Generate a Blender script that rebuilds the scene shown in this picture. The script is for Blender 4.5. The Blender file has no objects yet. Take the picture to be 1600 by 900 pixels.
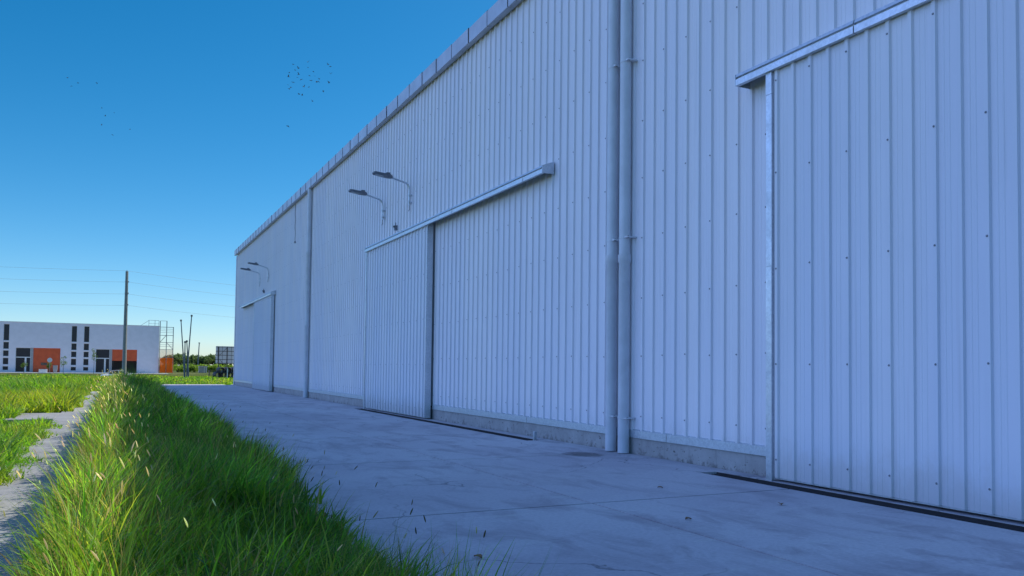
import bpy, math, random
import numpy as np
from mathutils import Vector, Matrix
random.seed(7); rng = np.random.default_rng(7)
PI = math.pi
scene = bpy.context.scene
COL = scene.collection

# ------------------------------------------------------------------ helpers
class MB:
    """collects faces, then links them as ONE mesh object"""
    def __init__(s): s.v=[]; s.f=[]; s.m=[]; s.sm=[]
    def face(s, pts, m=0, smooth=False):
        b=len(s.v); s.v+= [tuple(p) for p in pts]; s.f.append(tuple(range(b,b+len(pts)))); s.m.append(m); s.sm.append(smooth)
    def grid(s, rows, m=0, smooth=False, closed=False):
        b=len(s.v); n=len(rows[0])
        for r in rows: s.v+=[tuple(p) for p in r]
        for i in range(len(rows)-1):
            for j in range(n if closed else n-1):
                k=(j+1)%n
                s.f.append((b+i*n+j,b+i*n+k,b+(i+1)*n+k,b+(i+1)*n+j)); s.m.append(m); s.sm.append(smooth)
    def box(s,x0,x1,y0,y1,z0,z1,m=0):
        b=len(s.v)
        s.v+=[(x0,y0,z0),(x1,y0,z0),(x1,y1,z0),(x0,y1,z0),(x0,y0,z1),(x1,y0,z1),(x1,y1,z1),(x0,y1,z1)]
        for q in ((0,3,2,1),(4,5,6,7),(0,1,5,4),(1,2,6,5),(2,3,7,6),(3,0,4,7)):
            s.f.append(tuple(b+i for i in q)); s.m.append(m); s.sm.append(False)
    def tube(s, pts, r, n=12, m=0, caps=True):
        pts=[Vector(p) for p in pts]
        rs=r if isinstance(r,(list,tuple)) else [r]*len(pts)
        rows=[]; up=None
        for i,p in enumerate(pts):
            d=(pts[min(i+1,len(pts)-1)]-pts[max(i-1,0)]).normalized()
            if up is None:
                up=Vector((0,0,1)) if abs(d.z)<.9 else Vector((0,1,0))
            a=d.cross(up).normalized(); c=a.cross(d).normalized(); up=c
            rows.append([p+a*rs[i]*math.cos(2*PI*k/n)+c*rs[i]*math.sin(2*PI*k/n) for k in range(n)])
        s.grid(rows,m,True,True)
        if caps:
            s.face(rows[0][::-1],m); s.face(rows[-1],m)
    def prism(s, poly, axis, a, b, m=0):
        """extrude a 2D polygon along an axis from a to b (poly in the two other axes, cyclic order)"""
        def P(q,t):
            return {'x':(t,q[0],q[1]),'y':(q[0],t,q[1]),'z':(q[0],q[1],t)}[axis]
        n=len(poly)
        s.face([P(q,a) for q in poly][::-1],m); s.face([P(q,b) for q in poly],m)
        for i in range(n):
            j=(i+1)%n
            s.face([P(poly[i],a),P(poly[j],a),P(poly[j],b),P(poly[i],b)],m)
    def build(s,name,mats,parent=None,loc=None):
        me=bpy.data.meshes.new(name)
        me.from_pydata(s.v,[],s.f)
        for m in (mats if isinstance(mats,(list,tuple)) else [mats]): me.materials.append(m)
        me.polygons.foreach_set('material_index',s.m)
        me.polygons.foreach_set('use_smooth',s.sm)
        me.update()
        o=bpy.data.objects.new(name,me); COL.objects.link(o)
        if parent is not None: o.parent=parent
        if loc is not None: o.location=loc
        return o
def tag(o,label=None,cat=None,group=None,kind=None):
    if label: o['label']=label
    if cat: o['category']=cat
    if group: o['group']=group
    if kind: o['kind']=kind
    return o
def thing(name,loc,label,cat,group=None,rz=0):
    o=bpy.data.objects.new(name,None); COL.objects.link(o); o.location=loc; o.rotation_euler=(0,0,rz); o.empty_display_size=.1
    return tag(o,label,cat,group)
def copy_tree(o,parent=None):
    c=o.copy(); COL.objects.link(c)
    if parent is not None: c.parent=parent
    for ch in list(o.children): copy_tree(ch,c)
    return c

# ------------------------------------------------------------------ materials
class N:
    def __init__(s,name):
        s.mat=bpy.data.materials.new(name); s.mat.use_nodes=True; s.t=s.mat.node_tree; s.n=s.t.nodes; s.l=s.t.links
        s.b=s.n['Principled BSDF']; s.out=s.n['Material Output']
    def add(s,t,**k):
        n=s.n.new(t)
        for a,v in k.items():
            if hasattr(n,a): setattr(n,a,v)
            else: n.inputs[a].default_value=v
        return n
    def coord(s,scale=(1,1,1),kind='Object'):
        tc=s.add('ShaderNodeTexCoord'); mp=s.add('ShaderNodeMapping'); mp.inputs['Scale'].default_value=scale
        s.l.new(tc.outputs[kind],mp.inputs['Vector']); return mp.outputs['Vector']
    def noise(s,vec,scale,detail=4,rough=.55,dist=0):
        n=s.add('ShaderNodeTexNoise'); n.inputs['Scale'].default_value=scale; n.inputs['Detail'].default_value=detail
        n.inputs['Roughness'].default_value=rough; n.inputs['Distortion'].default_value=dist
        s.l.new(vec,n.inputs['Vector']); return n.outputs['Fac']
    def ramp(s,fac,stops):
        r=s.add('ShaderNodeValToRGB'); e=r.color_ramp.elements
        while len(e)<len(stops): e.new(.5)
        for i,(p,c) in enumerate(stops):
            e[i].position=p; e[i].color=(c,c,c,1) if isinstance(c,(int,float)) else (*c,1)
        s.l.new(fac,r.inputs['Fac']); return r.outputs['Color']
    def mix(s,fac,a,b,mode='MIX'):
        m=s.add('ShaderNodeMix',data_type='RGBA',blend_type=mode)
        for val,sock in ((fac,m.inputs[0]),(a,m.inputs[6]),(b,m.inputs[7])):
            if hasattr(val,'is_output'): s.l.new(val,sock)
            elif isinstance(val,(int,float)): sock.default_value=val
            else: sock.default_value=(*val,1)
        return m.outputs[2]
    def base(s,c):
        if hasattr(c,'is_output'): s.l.new(c,s.b.inputs['Base Color'])
        else: s.b.inputs['Base Color'].default_value=(*c,1)
    def bump(s,h,strength,dist):
        b=s.add('ShaderNodeBump'); b.inputs['Strength'].default_value=strength; b.inputs['Distance'].default_value=dist
        s.l.new(h,b.inputs['Height']); s.l.new(b.outputs['Normal'],s.b.inputs['Normal'])
    def set(s,rough=.5,metal=0,spec=.5):
        s.b.inputs['Roughness'].default_value=rough; s.b.inputs['Metallic'].default_value=metal
        s.b.inputs['Specular IOR Level'].default_value=spec; return s

def plain(name,c,rough=.5,metal=0,var=.12,scale=6,spec=.5):
    m=N(name); v=m.coord(); f=m.noise(v,scale,5)
    lo=tuple(x*(1-var) for x in c); hi=tuple(min(1,x*(1+var)) for x in c)
    m.base(m.ramp(f,[(.3,lo),(.7,hi)])); m.set(rough,metal,spec); return m.mat

def mat_sheet(name,c,rough):
    m=N(name); v=m.coord((1,1,.06)); f=m.noise(v,5,5,.6)           # long vertical streaks of dust
    v2=m.coord(); g=m.noise(v2,.35,3)
    vs=m.coord((1,.86,.02)); sheet=m.noise(vs,1.2,1)
    col=m.ramp(f,[(.3,tuple(x*.93 for x in c)),(.65,c)])
    col=m.mix(m.ramp(g,[(.35,0),(.75,.5)]),col,tuple(x*.88 for x in c))
    col=m.mix(m.ramp(sheet,[(.4,0),(.6,.55)]),col,(c[0]*.86,c[1]*.89,c[2]*.95))
    d=m.noise(m.coord(),38,3); col=m.mix(m.ramp(d,[(.66,0),(.76,.12)]),col,(.35,.31,.28))
    # mud splashed up from the slab, and run-off streaks
    sx=m.add('ShaderNodeSeparateXYZ'); m.l.new(v2,sx.inputs[0]); sn=m.noise(m.coord((1,1,.7)),3.2,6,.7)
    q=m.add('ShaderNodeMath',operation='SUBTRACT'); m.l.new(sn,q.inputs[0]); m.l.new(sx.outputs['Z'],q.inputs[1])
    col=m.mix(m.ramp(q.outputs[0],[(.0,0),(.30,.3)]),col,(.46,.41,.37))
    st=m.noise(m.coord((1,1,.03)),9,3,.6); col=m.mix(m.ramp(st,[(.62,0),(.74,.30)]),col,(.50,.50,.53))
    m.base(col); m.set(rough,0,.5)
    rf=m.ramp(g,[(.3,rough-.06),(.7,rough+.1)]); m.l.new(rf,m.b.inputs['Roughness'])
    h=m.noise(m.coord((1,1,.5)),1.1,2,.4); m.bump(h,.34,.05)
    return m.mat
M={}
M['sheet']=mat_sheet('white_coated_sheet',(.84,.80,.83),.42)
M['doorsheet']=mat_sheet('white_coated_door_sheet',(.76,.75,.80),.44)
def mat_galv():
    m=N('galvanised_steel'); v=m.coord()
    vo=m.add('ShaderNodeTexVoronoi'); vo.inputs['Scale'].default_value=38; m.l.new(v,vo.inputs['Vector'])
    sp=m.ramp(vo.outputs['Color'],[(.2,(.57,.60,.64)),(.8,(.67,.70,.74))])
    f=m.noise(v,4,6,.65); col=m.mix(m.ramp(f,[(.4,0),(.75,.3)]),sp,(.48,.51,.54))
    m.base(col); m.set(.42,.75); m.l.new(m.ramp(f,[(.3,.32),(.7,.55)]),m.b.inputs['Roughness'])
    m.bump(m.noise(v,3,2),.25,.02); return m.mat
M['galv']=mat_galv()
M['gutter']=plain('pale_gutter_sheet',(.50,.52,.60),.42,.2,.14,1.5)
M['pvc']=plain('pale_painted_pipe',(.62,.63,.68),.38,0,.08,3)
M['dark']=plain('dark_metal_and_lip_shade',(.05,.05,.055),.6)
M['screw']=plain('screw_washer',(.26,.26,.29),.5,.4)
M['lampbody']=plain('grey_lamp_casting',(.16,.16,.18),.45,.3)
M['lens']=plain('lamp_lens',(.35,.36,.38),.15)
def mat_concrete():
    m=N('pavement_concrete'); v=m.coord()
    a=m.noise(v,.33,7,.62,.4); b=m.noise(m.coord((1.6,.8,1)),1.1,8,.68,.8); c=m.noise(v,26,4,.6); d=m.noise(v,.12,3)
    col=m.ramp(a,[(.32,(.50,.455,.50)),(.5,(.60,.565,.60)),(.68,(.66,.635,.65))])
    col=m.mix(m.ramp(b,[(.48,0),(.64,.75)]),col,(.30,.26,.30))
    col=m.mix(m.ramp(d,[(.4,0),(.65,.6)]),col,(.42,.37,.41))
    col=m.mix(m.ramp(m.noise(m.coord((.5,3,1)),1.5,6,.6),[(.56,0),(.72,.5)]),col,(.62,.61,.59))
    col=m.mix(m.ramp(c,[(.35,.22),(.65,0)]),col,(.2,.19,.2))
    sp=m.noise(v,9,3,.5,.3); col=m.mix(m.ramp(sp,[(.74,0),(.77,.5)]),col,(.11,.10,.11))
    vo=m.add('ShaderNodeTexVoronoi',feature='DISTANCE_TO_EDGE'); vo.inputs['Scale'].default_value=.28
    wv=m.add('ShaderNodeVectorMath',operation='ADD'); nn=m.add('ShaderNodeTexNoise'); nn.inputs['Scale'].default_value=1.3; nn.inputs['Detail'].default_value=5
    m.l.new(v,nn.inputs['Vector']); sc_=m.add('ShaderNodeVectorMath',operation='SCALE'); sc_.inputs['Scale'].default_value=.9; m.l.new(nn.outputs['Color'],sc_.inputs[0])
    m.l.new(v,wv.inputs[0]); m.l.new(sc_.outputs[0],wv.inputs[1]); m.l.new(wv.outputs[0],vo.inputs['Vector'])
    ck=m.mix(m.ramp(m.noise(v,.45,2),[(.5,0),(.56,1)]),(0,0,0),m.ramp(vo.outputs['Distance'],[(.0015,.75),(.004,0)]))
    col=m.mix(ck,col,(.10,.09,.10))
    # wet-looking stain spreading from the foot of the two pipes
    tc=m.add('ShaderNodeTexCoord'); mp=m.add('ShaderNodeMapping'); mp.vector_type='POINT'
    mp.inputs['Location'].default_value=(-7.02/.5,-11.65/.6,0); mp.inputs['Scale'].default_value=(1/.5,1/.6,1)
    m.l.new(tc.outputs['Object'],mp.inputs['Vector'])
    gr=m.add('ShaderNodeTexGradient',gradient_type='SPHERICAL'); m.l.new(mp.outputs['Vector'],gr.inputs['Vector'])
    nz=m.noise(v,5,6,.7,1.2); mu=m.add('ShaderNodeMath',operation='MULTIPLY'); m.l.new(gr.outputs['Fac'],mu.inputs[0]); m.l.new(nz,mu.inputs[1])
    col=m.mix(m.ramp(mu.outputs[0],[(.14,0),(.26,.8)]),col,(.10,.085,.09))
    m.base(col); m.set(.75,0,.35)
    m.l.new(m.ramp(b,[(.4,.8),(.65,.6)]),m.b.inputs['Roughness'])
    m.bump(c,.25,.006); return m.mat
M['concrete']=mat_concrete(); M['joint']=plain('joint_filler',(.035,.03,.035),.9,0,.2,5,.1)
def mat_plinth():
    m=N('plinth_concrete'); v=m.coord(); a=m.noise(v,2.5,7,.65); 
    col=m.ramp(a,[(.3,(.33,.31,.30)),(.7,(.47,.45,.44))])
    s=m.noise(m.coord((1,1,1.4)),11,6,.7,.6); col=m.mix(m.ramp(s,[(.60,0),(.66,.85)]),col,(.06,.06,.05))
    sx=m.add('ShaderNodeSeparateXYZ'); m.l.new(v,sx.inputs[0]); q=m.add('ShaderNodeMath',operation='SUBTRACT'); m.l.new(m.noise(m.coord((1,1,.6)),7,7,.75),q.inputs[0]); m.l.new(sx.outputs['Z'],q.inputs[1])
    col=m.mix(m.ramp(q.outputs[0],[(.47,0),(.58,.65)]),col,(.12,.105,.10))
    m.base(col); m.set(.9,0,.2); m.bump(m.noise(v,40,4),.4,.006); return m.mat
M['plinth']=mat_plinth()
def mat_path():
    m=N('ribbed_path_concrete'); v=m.coord(); a=m.noise(v,1.3,7,.65)
    col=m.ramp(a,[(.3,(.31,.305,.30)),(.7,(.46,.45,.44))])
    col=m.mix(m.ramp(m.noise(m.coord((.4,3,1)),6,5,.6),[(.5,0),(.7,.5)]),col,(.28,.27,.27))
    m.base(col); m.set(.85,0,.25); m.bump(m.noise(v,30,4),.5,.008); return m.mat
M['path']=mat_path()
def mat_ground():
    m=N('field_soil'); v=m.coord(); a=m.noise(v,.05,8,.6); b=m.noise(v,.9,6,.65)
    col=m.ramp(a,[(.3,(.075,.10,.022)),(.5,(.11,.135,.03)),(.7,(.19,.165,.075))])
    col=m.mix(m.ramp(b,[(.4,0),(.65,.7)]),col,(.055,.075,.018))
    m.base(col); m.set(.95,0,.1); m.bump(b,.6,.08); return m.mat
M['ground']=mat_ground()
M['asphalt']=plain('road_asphalt',(.30,.29,.28),.9,0,.2,4,.2)
M['kerb']=plain('pale_paving',(.55,.54,.52),.85,0,.12,2,.2)
def mat_leaf(name,trans=.5):
    m=N(name); at=m.add('ShaderNodeAttribute',attribute_name='Col')
    m.base(at.outputs['Color']); m.set(.5,0,.3)
    tr=m.add('ShaderNodeBsdfTranslucent'); hs=m.mix(1,at.outputs['Color'],(2.1,2.0,1.0),'MULTIPLY'); m.l.new(hs,tr.inputs['Color'])
    ms=m.add('ShaderNodeMixShader'); ms.inputs[0].default_value=trans
    m.l.new(m.b.outputs[0],ms.inputs[1]); m.l.new(tr.outputs[0],ms.inputs[2]); m.l.new(ms.outputs[0],m.out.inputs['Surface'])
    return m.mat
M['grass']=mat_leaf('grass_blade'); M['leaf']=mat_leaf('tree_leaf',.5)
M['bark']=plain('bark',(.13,.10,.075),.9,0,.3,12,.1)
M['stucco']=plain('white_stucco',(.76,.72,.79),.85,0,.05,1.2,.2)
M['roofing']=plain('roofing',(.4,.4,.42),.8)
M['frame']=plain('white_window_frame',(.72,.72,.74),.5,0,.04)
M['glass']=plain('dark_tinted_glass',(.015,.018,.035),.12,0,.1,1,.3)
def mat_gate():
    m=N('orange_gate_sheet'); v=m.coord(); w=m.add('ShaderNodeTexWave',wave_type='BANDS',bands_direction='Z'); w.inputs['Scale'].default_value=1.7
    m.l.new(v,w.inputs['Vector']); c=m.ramp(m.noise(v,1.5,4),[(.3,(.62,.085,.022)),(.7,(.74,.115,.03))]); m.base(c); m.set(.55); m.bump(w.outputs['Fac'],.5,.03); return m.mat
M['gate']=mat_gate()
M['pillar']=plain('grey_pillar',(.36,.36,.37),.7)
M['steel']=plain('scaffold_steel',(.24,.25,.27),.5,.3)
def mat_net(name,c,alpha):
    m=N(name); v=m.coord(); f=m.noise(v,3,4); m.base(m.ramp(f,[(.3,tuple(x*.85 for x in c)),(.7,c)])); m.set(.8,0,.1)
    tr=m.add('ShaderNodeBsdfTranslucent'); tr.inputs['Color'].default_value=(*c,1); ms=m.add('ShaderNodeMixShader'); ms.inputs[0].default_value=.45
    tp=m.add('ShaderNodeBsdfTransparent'); m2=m.add('ShaderNodeMixShader'); m2.inputs[0].default_value=alpha
    m.l.new(m.b.outputs[0],ms.inputs[1]); m.l.new(tr.outputs[0],ms.inputs[2]); m.l.new(tp.outputs[0],m2.inputs[1]); m.l.new(ms.outputs[0],m2.inputs[2]); m.l.new(m2.outputs[0],m.out.inputs['Surface']); return m.mat
M['net']=mat_net('orange_safety_net',(.85,.16,.02),.93); M['thinnet']=mat_net('sheer_orange_net',(.80,.30,.18),.38)
M['pole']=plain('concrete_pole',(.27,.27,.26),.85,0,.12,5,.2)
M['wire']=plain('wire',(.42,.45,.48),.6)
M['bluepole']=plain('blue_grey_pole',(.09,.115,.14),.5,.3)
M['carpaint']=plain('white_car_paint',(.78,.78,.79),.18,0,.02,3)
M['tyre']=plain('tyre_rubber',(.025,.025,.027),.8)
M['rim']=plain('wheel_rim',(.5,.5,.52),.3,.8)
M['board']=mat_net('billboard_sheet_back',(.74,.74,.75),.97)
M['blackpipe']=plain('dark_pipe',(.05,.045,.05),.65)
M['iron']=plain('dark_cast_iron',(.045,.042,.045),.85,0,.2,8,.15)
M['bird']=plain('dark_feathers',(.06,.06,.075),.8)
M['red']=plain('red_paint',(.5,.03,.02),.4)
M['grey']=plain('grey_plastic',(.30,.31,.33),.6)
M['dryleaf']=plain('dry_leaf',(.22,.12,.05),.8)
M['timber']=plain('weathered_timber',(.17,.13,.10),.9,0,.3,8,.1)

# ------------------------------------------------------------------ camera
f_px,cy=1269.83,528.94; yaw,pitch,roll=map(math.radians,(26.024,2.1576,.6724))
F=Vector((math.sin(yaw)*math.cos(pitch),math.cos(yaw)*math.cos(pitch),math.sin(pitch)))
R=Vector((math.cos(yaw),-math.sin(yaw),0)); U=R.cross(F)
R2=R*math.cos(roll)+U*math.sin(roll); U2=-R*math.sin(roll)+U*math.cos(roll)
cam=bpy.data.objects.new('camera',bpy.data.cameras.new('camera')); COL.objects.link(cam)
cam.matrix_world=Matrix(((R2.x,U2.x,-F.x,0),(R2.y,U2.y,-F.y,0),(R2.z,U2.z,-F.z,1.4),(0,0,0,1)))
cam.data.sensor_width=36; cam.data.lens=f_px/1600*36; cam.data.shift_y=(cy-450)/1600
cam.data.clip_end=8000; cam.data.clip_start=.05
scene.camera=cam

# ------------------------------------------------------------------ light
SUN_AZ=math.radians(12); TAN_EL=1.175
el=math.atan(TAN_EL)
sd=Vector((math.cos(el)*math.cos(SUN_AZ),math.cos(el)*math.sin(SUN_AZ),math.sin(el)))
ld=bpy.data.lights.new('sun','SUN'); ld.energy=4.5; ld.angle=math.radians(.53); ld.color=(1,.95,.86)
lo=bpy.data.objects.new('sun',ld); COL.objects.link(lo); lo.rotation_euler=sd.to_track_quat('Z','Y').to_euler()
w=bpy.data.worlds.new('World'); scene.world=w; w.use_nodes=True
wt=w.node_tree; bg=wt.nodes['Background']
sky=wt.nodes.new('ShaderNodeTexSky'); sky.sky_type='NISHITA'; sky.sun_disc=False; sky.sun_elevation=el; sky.sun_rotation=PI/2-SUN_AZ
sky.altitude=0; sky.air_density=.72; sky.dust_density=.35; sky.ozone_density=3.5
hs=wt.nodes.new('ShaderNodeHueSaturation'); hs.inputs['Saturation'].default_value=1.38; hs.inputs['Hue'].default_value=.489
wt.links.new(sky.outputs[0],hs.inputs['Color'])
# added bluish fill glow in the unseen sky opposite the sun, lifts the shaded wall
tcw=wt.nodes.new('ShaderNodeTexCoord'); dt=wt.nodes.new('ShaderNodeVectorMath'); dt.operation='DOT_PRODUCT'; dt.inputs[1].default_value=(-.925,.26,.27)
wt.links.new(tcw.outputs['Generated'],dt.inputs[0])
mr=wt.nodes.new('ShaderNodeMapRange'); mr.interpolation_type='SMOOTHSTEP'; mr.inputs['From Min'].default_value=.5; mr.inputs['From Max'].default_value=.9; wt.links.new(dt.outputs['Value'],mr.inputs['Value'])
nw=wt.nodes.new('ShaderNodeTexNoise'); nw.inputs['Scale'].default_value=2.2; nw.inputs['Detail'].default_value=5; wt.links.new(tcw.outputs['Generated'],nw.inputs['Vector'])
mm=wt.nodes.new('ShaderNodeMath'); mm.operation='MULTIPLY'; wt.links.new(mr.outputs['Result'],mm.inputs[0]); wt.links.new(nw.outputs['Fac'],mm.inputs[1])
SKY_FILL=(5.6,7.3,15.5)
ad=wt.nodes.new('ShaderNodeMix'); ad.data_type='RGBA'; ad.blend_type='ADD'; ad.clamp_result=False; ad.inputs[7].default_value=(*SKY_FILL,1)
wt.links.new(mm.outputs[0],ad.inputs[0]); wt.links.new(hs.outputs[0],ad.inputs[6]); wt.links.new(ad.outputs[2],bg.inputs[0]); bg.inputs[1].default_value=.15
vs=scene.view_settings; vs.view_transform='Standard'; vs.look='None'; vs.exposure=.03; vs.gamma=1; vs.use_curve_mapping=False
scene.cycles.use_denoising=True
scene.cycles.max_bounces=8; scene.cycles.transparent_max_bounces=12

# ------------------------------------------------------------------ ground, pavement, path
def gz(x,y):
    t=max(0,min(1,(1.9-x)/2.3))*max(0,min(1,(100-y)/36)); z=-.07-.29*t
    if 112<y<146: z-=.8*max(0,min(1,(y-112)/8))*max(0,min(1,(142-y)/4))
    return z
xs=[-3000,-600,-150,-60,-30,-15,-6,-1.7,-1.0,-.4,.4,1.2,1.9,8,20,45,90,200,700,3000]
ys=[-300,-60,-15,0,8,20,40,62,80,100,112,114,116,118,120,138,139,140,141,142,146,160,250,500,1000,3000]
m=MB(); m.grid([[(x,y,gz(x,y)) for x in xs] for y in ys])
tag(m.build('ground',M['ground']),kind='structure')

WX=7.9; YN,YF=-8.0,62.4
m=MB(); g=.014
yj=[7.36+4.33*k for k in range(-4,14)]
yj=[y for y in yj if y<62]+[64.4]
for i in range(len(yj)-1):
    a,b=yj[i]+g,yj[i+1]-g
    m.box(1.66,4.55-g,a,b,-.1,0)
    m.box(4.55+g,7.32,a,b,-.1,0)
# strip between the slabs and the wall; the two drain channels are left open
m.box(7.332,7.885,9.02,14.28,-.1,-.001); m.box(7.332,7.885,27.25,62.4,-.1,-.001)
m.box(4.55-g-.001,4.55+g+.001,yj[0],yj[-1],-.06,-.012,1)
for y in yj[1:-1]: m.box(1.67,4.55-g-.002,y-g-.001,y+g+.001,-.06,-.012,1); m.box(4.55+g+.002,7.31,y-g-.001,y+g+.001,-.06,-.012,1)
m.box(7.62,7.885,14.28,27.25,-.1,-.001); m.box(7.62,7.885,-8,9.02,-.1,-.001)
m.box(7.9,40,62.44,64.38,-.1,0)
pv=m.build('concrete_pavement',[M['concrete'],M['joint']]); tag(pv,kind='structure')

m=MB(); PZ=-.28
y=3.0
while y<56:
    d=1.6 if y<30 else 2.4
    m.box(-1.62,-.46,y,y+d-.012,-.4,PZ)
    # raised ribs cast across each slab
    n=int(d/.1) if y<32 else 0
    for k in range(n):
        yy=y+.05+k*.1; m.prism([(yy-.02,PZ),(yy+.02,PZ),(yy+.008,PZ+.009),(yy-.008,PZ+.009)],'x',-1.61,-.47)
    y+=d
for k in range(4):
    x1=-1.63-k*1.5; m.box(x1-1.49,x1,28.4,31.9,-.4,PZ)
    for q in range(34):
        yy=28.5+q*.1; m.prism([(yy-.02,PZ),(yy+.02,PZ),(yy+.008,PZ+.009),(yy-.008,PZ+.009)],'x',x1-1.48,x1-.01)
tag(m.build('footpath',M['path']),kind='structure')

for (a,b,lab) in ((14.3,27.23,'dark slotted drain channel in the pavement below the middle sliding door'),(-7.9,9.0,'dark slotted drain channel in the pavement below the nearest sliding door')):
    t=thing('drain_channel',(7.47,(a+b)/2,-.05),lab,'drain')
    y0=a-(a+b)/2; y1=b-(a+b)/2
    m=MB(); m.box(-.142,.142,y0,y1,-.046,-.03); m.build('channel_floor',M['iron'],t)
    for q in (-1,1):
        m=MB(); m.box(q*.136-.007,q*.136+.007,y0,y1,-.029,.046); m.build('edge_rail',M['iron'],t)
    m=MB()
    for k in range(5): m.box(-.108+k*.05,-.096+k*.05,y0,y1,-.012,.026)
    yy=y0+.05
    while yy<y1-.02:
        m.box(-.127,.127,yy,yy+.012,-.008,.020); yy+=.12
    m.build('grate',M['iron'],t)

# ------------------------------------------------------------------ warehouse
wh=thing('warehouse',(WX,27,0),'long white ribbed metal warehouse with sliding doors and eave gutter along the pavement','building')
def L(o):  # keep world coordinates while parented to the warehouse
    o.matrix_parent_inverse=Matrix.Translation((-WX,-27,0)); return o
def ribbed(mb,x,y0,y1,z0,z1,pitch=.2875,h=.034,m=0,phase=0,zrows=1):
    """trapezoid sheet facing -X, with two stiffening creases in each pan"""
    prof=[]
    y=y0; 
    n=max(1,round((y1-y0)/pitch)); p=(y1-y0)/n
    for i in range(n):
        b=y0+i*p
        for t,d in ((0,0),(.18,0),(.20,.0035),(.24,.0035),(.26,0),(.40,0),(.42,.0035),(.46,.0035),(.48,0),(.66,0),(.70,h),(.86,h),(.90,0)):
            prof.append((x-d,b+t*p))
    prof.append((x,y1))
    rows=[[(a,b,z0+(z1-z0)*k/zrows) for a,b in prof] for k in range(zrows+1)]
    mb.grid(rows,m); return p,n
def screws(mb,x,y0,p,n,zs,h,m,step=2):
    for z in zs:
        for i in range(0,n,step):
            y=y0+(i+.78)*p; zz=z+random.uniform(-.012,.012); 
            c=[(x-h-.003,y+.013*math.cos(a*PI/3),zz+.013*math.sin(a*PI/3)) for a in range(6)]
            mb.face(c,m); 
            c2=[(x-h-.012,y+.0075*math.cos(a*PI/3),zz+.0075*math.sin(a*PI/3)) for a in range(6)]
            mb.grid([c,c2],m,False,True); mb.face(c2,m)
m=MB(); p,n=ribbed(m,WX,YN,YF-.25,.36,9.62,zrows=3)
screws(m,WX,YN,p,n,(.65,1.65,2.61,3.63,4.62,5.60,6.62,7.6,8.6),.034,1)
L(m.build('wall',[M['sheet'],M['screw']],wh))
# other walls and the roof (out of sight, they make the body and its shadow)
m=MB(); XB=38; rid=(WX+XB)/2; ze=9.62; zr=11.6
m.box(7.93,XB,YF+.0,YF+.12,-.1,ze); m.box(7.93,XB,YN-.12,YN,-.1,ze)
m.prism([(7.93,ze),(XB,ze),(rid,zr-.05)],'y',YF+.001,YF+.119); m.prism([(7.93,ze),(XB,ze),(rid,zr-.05)],'y',YN-.119,YN-.001)
m.box(XB,XB+.1,YN,YF,-.1,ze)
o=L(m.build('wall',M['sheet'],wh))
m=MB()
m.face([(7.75,YN-.2,ze),(rid,YN-.2,zr),(rid,YF+.2,zr),(7.75,YF+.2,ze)]); m.face([(rid,YN-.2,zr),(XB+.2,YN-.2,ze),(XB+.2,YF+.2,ze),(rid,YF+.2,zr)])
L(m.build('roof',M['sheet'],wh))
# plinth blocks and base flashing
m=MB(); y=YN
while y<YF-.1:
    e=min(YF,y+.62); m.box(7.895,8.1,y+.002,e-.002,-.12,.30); y+=.62
L(m.build('plinth',M['plinth'],wh))
def runs(a,b,step,cut):  # lengths of trim, leaving out the doors
    y=a
    while y<b-.01:
        e=min(b,y+step)
        for c0,c1 in cut:
            if y<c0<e: e=c0
            if c0<=y<c1: y=c1; e=min(b,y+step)
        if e-y>.02: yield y,e
        y=e
LEAF=((21.06,27.15),(45.95,52.05),(2.0,8.08))
def flash(a0,b0):
    m=MB()
    for a,b in runs(a0,b0,2.42,()):
        dx=random.uniform(-.003,.003)
        m.prism([(7.858+dx,.275),(7.862+dx,.275),(7.862+dx,.395),(7.90,.41),(7.90,.414),(7.858+dx,.399)],'y',a+.003,b-.003)
        m.box(7.8625,7.898,a+.003,b-.003,.275,.279)
    L(m.build('base_flashing',M['galv'],wh))
for a,b in ((YN,2.0),(8.08,21.06),(27.15,45.95),(52.05,YF-.26)): flash(a,b)

m=MB(); m.box(7.84,8.05,YF-.25,YF+.14,0,9.45); L(m.build('corner_trim',M['gutter'],wh))
# eave gutter
m=MB(); y=YF+.1; k=0; seg=1.13
while y>YN:
    a=y-seg; j=random.uniform(-.004,.004); i2=random.uniform(-.004,.004)
    prof=lambda o,u_: [(7.70+o,9.50-u_),(7.695+o,9.86+u_),(7.715+o,9.88+u_),(7.76,9.88+u_),(7.76,9.53),(7.86,9.53),(7.86,9.515),(7.73+o,9.50-u_)]
    P0=prof(j-.015,.002+i2); P1=prof(j,i2)
    m.grid([[(x,a+.004,z) for x,z in P0],[(x,y-.002,z) for x,z in P1]],0,False,True)
    m.face([(x,a+.004,z) for x,z in P0[:5]+P0[7:]],1); y=a  # near-end lip coloured dark: seam shade painted onto the pale gutter
m.box(7.735,7.755,YN,YF+.08,9.535,9.84,1)
L(m.build('gutter',[M['gutter'],M['dark']],wh))
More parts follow.
